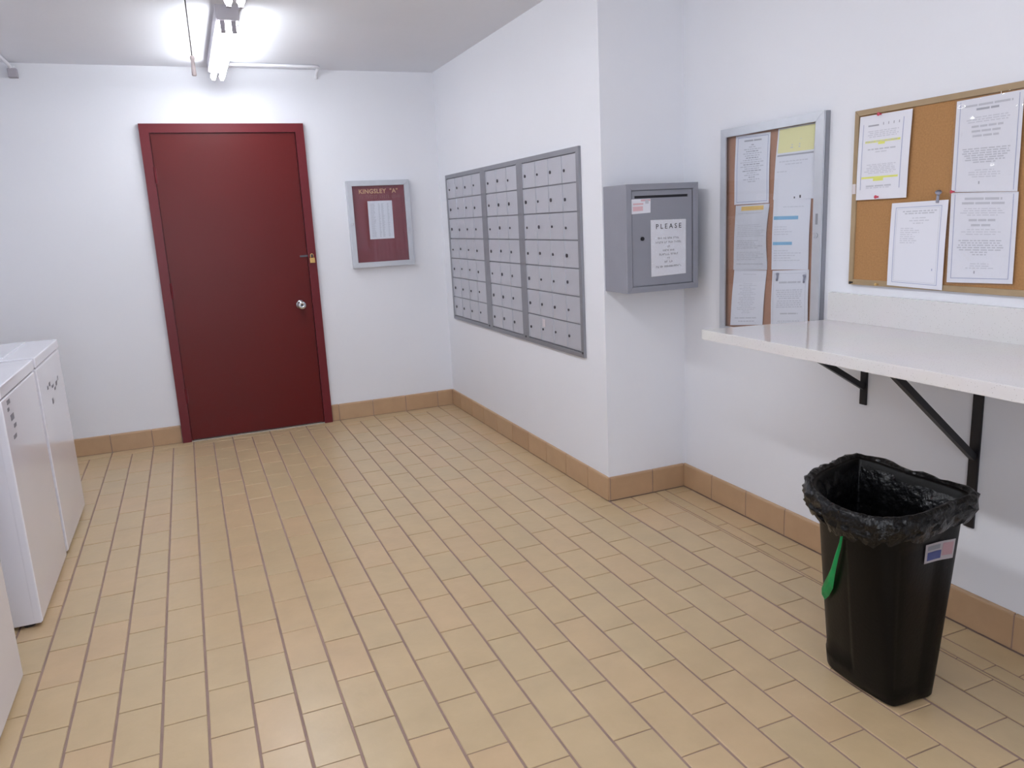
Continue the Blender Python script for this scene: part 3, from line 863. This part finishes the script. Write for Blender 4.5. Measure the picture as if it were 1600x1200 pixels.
# ------------------------------------------------------------------ counter
ct = thing('counter', 'long speckled white quartz counter fixed along the right wall', 'counter', (D, -4.5, 0.93))
ZC, TC = 0.952, 0.036
ye = -6.6
b = NB()
q = [(-0.072, -3.264), (D, -3.366), (D, ye), (-0.072, ye)]
lo_ = [b.verts.new((x, y, ZC-TC)) for x, y in q]; hi = [b.verts.new((x, y, ZC)) for x, y in q]
b.faces.new(lo_[::-1]); b.faces.new(hi)
for k in range(4): b.faces.new((lo_[k], lo_[(k+1)%4], hi[(k+1)%4], hi[k]))
obj('countertop', b, QUARTZ, ct, bevel=0.003)
obj('backsplash', BX(D-0.02, D, ye, -3.366, ZC, 1.056), QUARTZ, ct, bevel=0.0015)

def bracket(label, y, zleg, zdiag, xfront, wdt):
    t = thing('shelf_bracket', label, 'bracket', (D, y, zleg), 'black brackets under the counter')
    zt = ZC-TC
    obj('wall_leg', BX(D-0.007, D, y-wdt/2, y+wdt/2, zleg, zt), BLACKM, t, bevel=0.0015)
    obj('top_arm', BX(-0.02, D, y-wdt/2, y+wdt/2, zt-0.006, zt), BLACKM, t, bevel=0.0015)
    a = Vector((xfront, y, zt-0.008)); c = Vector((D-0.008, y, zdiag))
    d = (c-a).normalized(); n = Vector((-d.z, 0, d.x))
    b = NB(); hw = wdt*0.30; th = 0.010
    vs = []
    for p in (a, c):
        for sy, sn in ((-1, -1), (1, -1), (1, 1), (-1, 1)):
            vs.append(b.verts.new(p + Vector((0, sy*hw, 0)) + n*sn*th))
    b.faces.new(vs[0:4][::-1]); b.faces.new(vs[4:8])
    for k in range(4): b.faces.new((vs[k], vs[(k+1)%4], vs[4+(k+1)%4], vs[4+k]))
    obj('diagonal_brace', b, BLACKM, t, bevel=0.001)
    return t
bracket('short black shelf bracket under the far end of the counter', -3.538, 0.655, 0.722, 0.12, 0.030)
bracket('long black shelf bracket behind the bin under the counter', -3.985, 0.34, 0.575, 0.05, 0.034)

# ------------------------------------------------------------------ bin, liner
def catmull(P, n, tight=0.5):
    out = []; m = len(P)
    for i in range(m):
        p0, p1, p2, p3 = [Vector(P[(i+k-1) % m]) for k in range(4)]
        for k in range(n):
            t = k/n
            out.append(0.5*((2*p1) + (p2-p0)*t + (2*p0-5*p1+4*p2-p3)*t*t + (3*p1-p0-3*p2+p3)*t**3))
    return out
RIM = [(.112,-3.845),(.119,-4.04),(.112,-4.232),(-.02,-4.268),(-.156,-4.288),(-.24,-4.265),(-.276,-4.222),(-.288,-4.16),(-.280,-4.10),(-.24,-4.0),(-.176,-3.923),(-.10,-3.88),(-.018,-3.856)]
BASE = [(.030,-3.925),(.034,-4.07),(.024,-4.213),(-.05,-4.222),(-.108,-4.219),(-.126,-4.205),(-.133,-4.16),(-.137,-4.10),(-.135,-4.04),(-.128,-3.987),(-.10,-3.95),(-.06,-3.932),(-.01,-3.925)]
NS = 8
rimc = catmull([Vector((x, y)) for x, y in RIM], NS); basec = catmull([Vector((x, y)) for x, y in BASE], NS)
NR = len(rimc)
def normals(c):
    out = []
    for i in range(len(c)):
        d = c[(i+1) % len(c)] - c[i-1]
        out.append(Vector((d.y, -d.x)).normalized())
    return out
cen = sum(rimc, Vector((0, 0)))/NR
nrm = normals(rimc)
if (rimc[0]-cen).dot(nrm[0]) < 0: nrm = [-n for n in nrm]
nb = normals(basec); cb_ = sum(basec, Vector((0, 0)))/NR
if (basec[0]-cb_).dot(nb[0]) < 0: nb = [-n for n in nb]
ZR = 0.60
def body_ring(z, off):
    t = z/ZR
    out = []
    for i in range(NR):
        p = basec[i].lerp(rimc[i] - nrm[i]*0.022, t**0.93)
        n = nb[i].lerp(nrm[i], t).normalized()
        g = 0.0
        a = i/NS       # control-point index
        if 7.2 < a < 10.2 and 0.06 < z < 0.50: g = -0.005
        if 2.8 < a < 4.4 and 0.05 < z < 0.50: g = -0.003
        out.append(Vector((*(p + n*(off+g)), z)))
    return out
tc_ = thing('trash_can', 'tall black plastic trash can standing under the counter', 'trash can', (-0.05, -4.08, 0))
rings = [body_ring(0.004, -0.004), body_ring(0.010, 0)]
rings += [body_ring(z, 0) for z in (0.04, 0.058, 0.066, 0.12, 0.2, 0.3, 0.4, 0.48, 0.496, 0.504, 0.54, 0.575)]
rings += [body_ring(0.576, 0.008), body_ring(0.592, 0.010), body_ring(0.596, 0.006), body_ring(0.590, -0.003)]
rings += [body_ring(z, -0.004) for z in (0.5, 0.3, 0.1, 0.012)]
obj('can_body', loft(NB(), rings, True, True), BIN, tc_, smooth=True)

# label on the near side of the can
def can_pt(a, z, off):
    """a = control index (float)"""
    k = a*NS; i = int(k) % NR; f = k-int(k)
    t = z/ZR
    def P(i):
        i %= NR
        p = basec[i].lerp(rimc[i] - nrm[i]*0.022, t**0.93); n = nb[i].lerp(nrm[i], t).normalized()
        return Vector((*(p + n*off), z))
    return P(i).lerp(P(i+1), f)
def can_patch(name, a0, a1, z0, z1, off, m, parent, slope=0.0, n=6):
    b = NB()
    g = [[b.verts.new(can_pt(a0+(a1-a0)*i/n, z0+(z1-z0)*j/2 + slope*i/n, off)) for i in range(n+1)] for j in range(3)]
    for j in range(2):
        for i in range(n): b.faces.new((g[j][i], g[j][i+1], g[j+1][i+1], g[j+1][i]))
    bmesh.ops.solidify(b, geom=b.faces[:], thickness=0.0004)
    return obj(name, b, m, parent)

# liner
def bag_ring(z, off, amp, seed, zamp=0.0, ctr=0.0):
    out = []
    for i in range(NR):
        a = i/NR*2*math.pi
        nz = noise.noise(Vector((math.cos(a)*7, math.sin(a)*7, seed)))
        n2 = noise.noise(Vector((math.cos(a)*19, math.sin(a)*19, seed*1.7)))
        p = rimc[i] + nrm[i]*(off - 0.014 + amp*(nz*0.6+n2*0.7))
        p = p.lerp(cen, ctr)
        out.append(Vector((*p, z + zamp*(n2*0.7 + nz))))
    return out
NS2 = 1
bg = thing('bin_liner', 'black plastic bin liner folded over the rim of the trash can', 'bag', (-0.05, -4.08, 0.55))
def bag_in(z, off, amp, seed):
    out = []
    for i, p in enumerate(body_ring(z, 0)):
        a = i/NR*2*math.pi
        nz = noise.noise(Vector((math.cos(a)*5, math.sin(a)*5, seed))) + 0.6*noise.noise(Vector((math.cos(a)*14, math.sin(a)*14, seed*0.3)))
        q = Vector((p.x, p.y)); c = cb_.lerp(cen, z/ZR)
        d = (q-c).normalized()
        q = q - d*(off + amp*(0.5+nz))
        out.append(Vector((*q, z)))
    return out
rings = [bag_in(0.14, 0.09, 0.03, 1), bag_in(0.17, 0.04, 0.02, 1.05), bag_in(0.26, 0.018, 0.02, 1.1), bag_in(0.36, 0.014, 0.018, 1.15), bag_in(0.44, 0.012, 0.018, 1.2), bag_in(0.50, 0.012, 0.020, 1.25), bag_in(0.545, 0.010, 0.020, 1.3),
         bag_ring(0.575, -0.012, 0.014, 1.6, 0.004), bag_ring(0.603, 0.003, 0.005, 1.8, 0.004), bag_ring(0.604, 0.012, 0.008, 2.0, 0.007), bag_ring(0.596, 0.021, 0.012, 2.4, 0.008),
         bag_ring(0.584, 0.020, 0.018, 3.0, 0.008), bag_ring(0.573, 0.024, 0.020, 4.1, 0.009), bag_ring(0.561, 0.019, 0.022, 5.0, 0.010), bag_ring(0.551, 0.020, 0.020, 5.4, 0.012), bag_ring(0.540, 0.014, 0.018, 6, 0.016), bag_ring(0.529, 0.010, 0.012, 6.4, 0.018)]
obj('liner', loft(NB(), rings, True, False), BAG, bg, smooth=True)
b = NB()
strip_pts = [(7.0, 0.562, 0.05, 0.0), (7.25, 0.525, 0.06, 0.002), (7.5, 0.48, 0.085, 0.0), (7.78, 0.43, 0.115, 0.003), (8.05, 0.375, 0.14, 0.004), (8.3, 0.33, 0.16, 0.002), (8.6, 0.292, 0.17, 0.002), (8.95, 0.262, 0.15, 0.001)]
ga, gb = [], []
for k, (a, z, hw, e) in enumerate(strip_pts):
    dz = 0.014 if k > 4 else 0.004
    ga.append([b.verts.new(can_pt(a-hw, z-dz, 0.004+e)), b.verts.new(can_pt(a, z, 0.008+e)), b.verts.new(can_pt(a+hw, z+dz, 0.004+e))])
for p, q in zip(ga, ga[1:]):
    for k in range(2): b.faces.new((p[k], p[k+1], q[k+1], q[k]))
bmesh.ops.solidify(b, geom=b.faces[:], thickness=0.0006)
obj('tie_strip', b, GREEN, bg, smooth=True)['label'] = 'bright green plastic tie strip'
lb_ = can_patch('label', 3.43, 2.42, 0.438, 0.493, 0.0012, STICK, tc_, slope=-0.015)
can_patch('print', 3.35, 2.85, 0.444, 0.468, 0.0022, BLUELAB, lb_, slope=-0.0075)
can_patch('print', 2.82, 2.50, 0.442, 0.478, 0.0022, PINK, lb_, slope=-0.005)
can_patch('print', 3.35, 2.90, 0.473, 0.486, 0.0022, INK, lb_, slope=-0.007)

# ------------------------------------------------------------------ washing machines
def washer(label, yn, yfar, marks):
    """yn nearer edge, yfar farther edge; front faces the room at x=-2.43"""
    xf, xb = -2.43, -3.12
    t = thing('washing_machine', label, 'washing machine', ((xf+xb)/2, (yn+yfar)/2, 0), 'white washing machines along the left wall')
    cab = obj('cabinet', BX(xb, xf-0.004, yn+0.003, yfar-0.003, 0.014, 0.853), ENAMEL, t, bevel=0.006)
    obj('front_panel', BX(xf-0.03, xf, yn+0.002, yfar-0.002, 0.018, 0.850), ENAMEL, cab, bevel=0.007, seg=3)
    obj('top_panel', BX(xb, xf+0.002, yn, yfar, 0.857, 0.902), ENAMEL, t, bevel=0.008, seg=3)
    obj('lid', BX(xb+0.14, xf-0.125, yn+0.06, yfar-0.06, 0.899, 0.909), ENAMEL, t, bevel=0.003)
    c = obj('control_console', BX(xb, xb+0.12, yn+0.01, yfar-0.01, 0.903, 1.05), ENAMEL, t, bevel=0.01)
    obj('control_knob', tube(NB(), [(xb+0.12, (yn+yfar)/2, 0.98), (xb+0.145, (yn+yfar)/2, 0.98)], 0.03, 16), LAMPW, c)
    for sx in (xf-0.05, xb+0.05):
        for sy in (yn+0.035, yfar-0.035):
            obj('foot', tube(NB(), [(sx, sy, 0.0), (sx, sy, 0.018)], 0.02, 10), RUBBER, t)
    b = NB()
    for (y, z, dy, dz) in marks:
        box(b, xf+0.0004, xf+0.0010, y-dy/2, y+dy/2, z-dz/2, z+dz/2)
    if marks: obj('front_print', b, INKS, t)
    return t
washer('far white washing machine nearest the back wall', -1.795, -1.135,
       [(-1.60, 0.735, 0.030, 0.016), (-1.54, 0.742, 0.03, 0.016), (-1.47, 0.72, 0.05, 0.012), (-1.42, 0.70, 0.03, 0.012), (-1.36, 0.715, 0.04, 0.02), (-1.30, 0.73, 0.02, 0.02), (-1.53, 0.66, 0.03, 0.026)])
washer('middle white washing machine, second from the back wall', -2.505, -1.845,
       [(-2.40, 0.83, 0.05, 0.016), (-2.42, 0.805, 0.03, 0.012), (-2.38, 0.77, 0.055, 0.022), (-2.36, 0.735, 0.04, 0.014), (-2.39, 0.70, 0.05, 0.014)])
washer('nearest white washing machine, only its lower corner in view', -3.56, -2.885, [])

# ------------------------------------------------------------------ lamps
def lamp(label, y0, y1, tm):
    t = thing('strip_light', label, 'strip light', (-1.457, (y0+y1)/2, H), 'two-tube fluorescent strip lights')
    xc = -1.457
    b = NB()
    prof = [(-0.052, H), (-0.052, H-0.058), (-0.044, H-0.066), (0.044, H-0.066), (0.052, H-0.058), (0.052, H)]
    a = [b.verts.new((xc+x, y0, z)) for x, z in prof]; c = [b.verts.new((xc+x, y1, z)) for x, z in prof]
    for k in range(len(prof)): b.faces.new((a[k], a[(k+1) % 6], c[(k+1) % 6], c[k]))
    b.faces.new(a); b.faces.new(c[::-1])
    obj('housing', b, LAMPW, t)
    for sx in (-0.025, 0.025):
        tb = obj('lamp_tube', tube(NB(), [(xc+sx, y0+0.045, H-0.094), (xc+sx, y1-0.045, H-0.094)], 0.0165, 14), tm, t, smooth=True)
        for yy in (y0+0.02, y1-0.045):
            b = BX(xc+sx-0.011, xc+sx+0.011, yy, yy+0.022, H-0.117, H-0.055)
            obj('lamp_socket', b, SOCK, t, bevel=0.004)
    return t
lamp('lit fluorescent strip light on the ceiling in front of the red door', -1.50, -0.17, TUBE_BOOST)
lamp('nearer fluorescent strip light, only its end in view at the top edge', -3.19, -1.89, TUBE)
lamp('added third fluorescent strip light, on the ceiling out of view above the bin', -4.70, -3.40, TUBE)  # unseen lamp added to brighten the near right wall and floor
lamp('added fourth fluorescent strip light, unseen on the ceiling above the viewer', -6.30, -5.00, TUBE)  # unseen lamp added for more light around the viewer

pc = thing('pull_cord', 'dark pull cord with pinkish wooden handle hanging left of the strip light', 'pull cord', (-1.64, -1.636, H))
obj('cord', tube(NB(), [(-1.64, -1.636, 2.15), (-1.64, -1.636, H)], 0.0026, 6), CORD, pc)
b = NB()
prof = [(2.168, 0.004), (2.166, 0.009), (2.158, 0.011), (2.150, 0.0085), (2.146, 0.007), (2.135, 0.008), (2.10, 0.010), (2.085, 0.0105), (2.082, 0.008)]
loft(b, [[Vector((-1.64 + r*math.cos(a), -1.636 + r*math.sin(a), z)) for a in [2*math.pi*k/14 for k in range(14)]] for z, r in prof])
obj('handle', b, WOODP, pc, smooth=True)

# ------------------------------------------------------------------ conduits
cn = thing('conduit', 'white painted conduit on the ceiling right of the strip light, bending into the back wall', 'conduit', (-0.82, -0.17, H))
pts = [(-1.38, -0.185, H-0.011), (-0.86, -0.165, H-0.011)]
for k in range(7):
    a = k/6*math.pi/2
    pts.append((-0.86+0.04*math.sin(a), -0.165+0.04*(1-math.cos(a))+0.0, H-0.011))
pts += [(-0.82, -0.05, H-0.02), (-0.82, -0.02, H-0.035), (-0.82, -0.012, H-0.06)]
obj('pipe', tube(NB(), pts, 0.010, 10), PIPE, cn, smooth=True)
cn = thing('conduit', 'white painted conduit and fitting in the ceiling corner above the washing machines', 'conduit', (-2.58, 0, 2.37))
obj('pipe', tube(NB(), [(-2.60, -2.2, H-0.011), (-2.60, -0.30, H-0.011), (-2.597, -0.12, H-0.013), (-2.59, -0.06, H-0.022), (-2.585, -0.035, H-0.040), (-2.58, -0.028, H-0.06)], 0.010, 10), PIPE, cn, smooth=True)
b = BX(-2.604, -2.556, -0.050, 0, 2.335, 2.385)
obj('fitting_box', b, SOCK, cn, bevel=0.005)
obj('fitting_nut', tube(NB(), [(-2.58, -0.027, 2.375), (-2.58, -0.027, 2.40)], 0.015, 8), PIPE, cn)
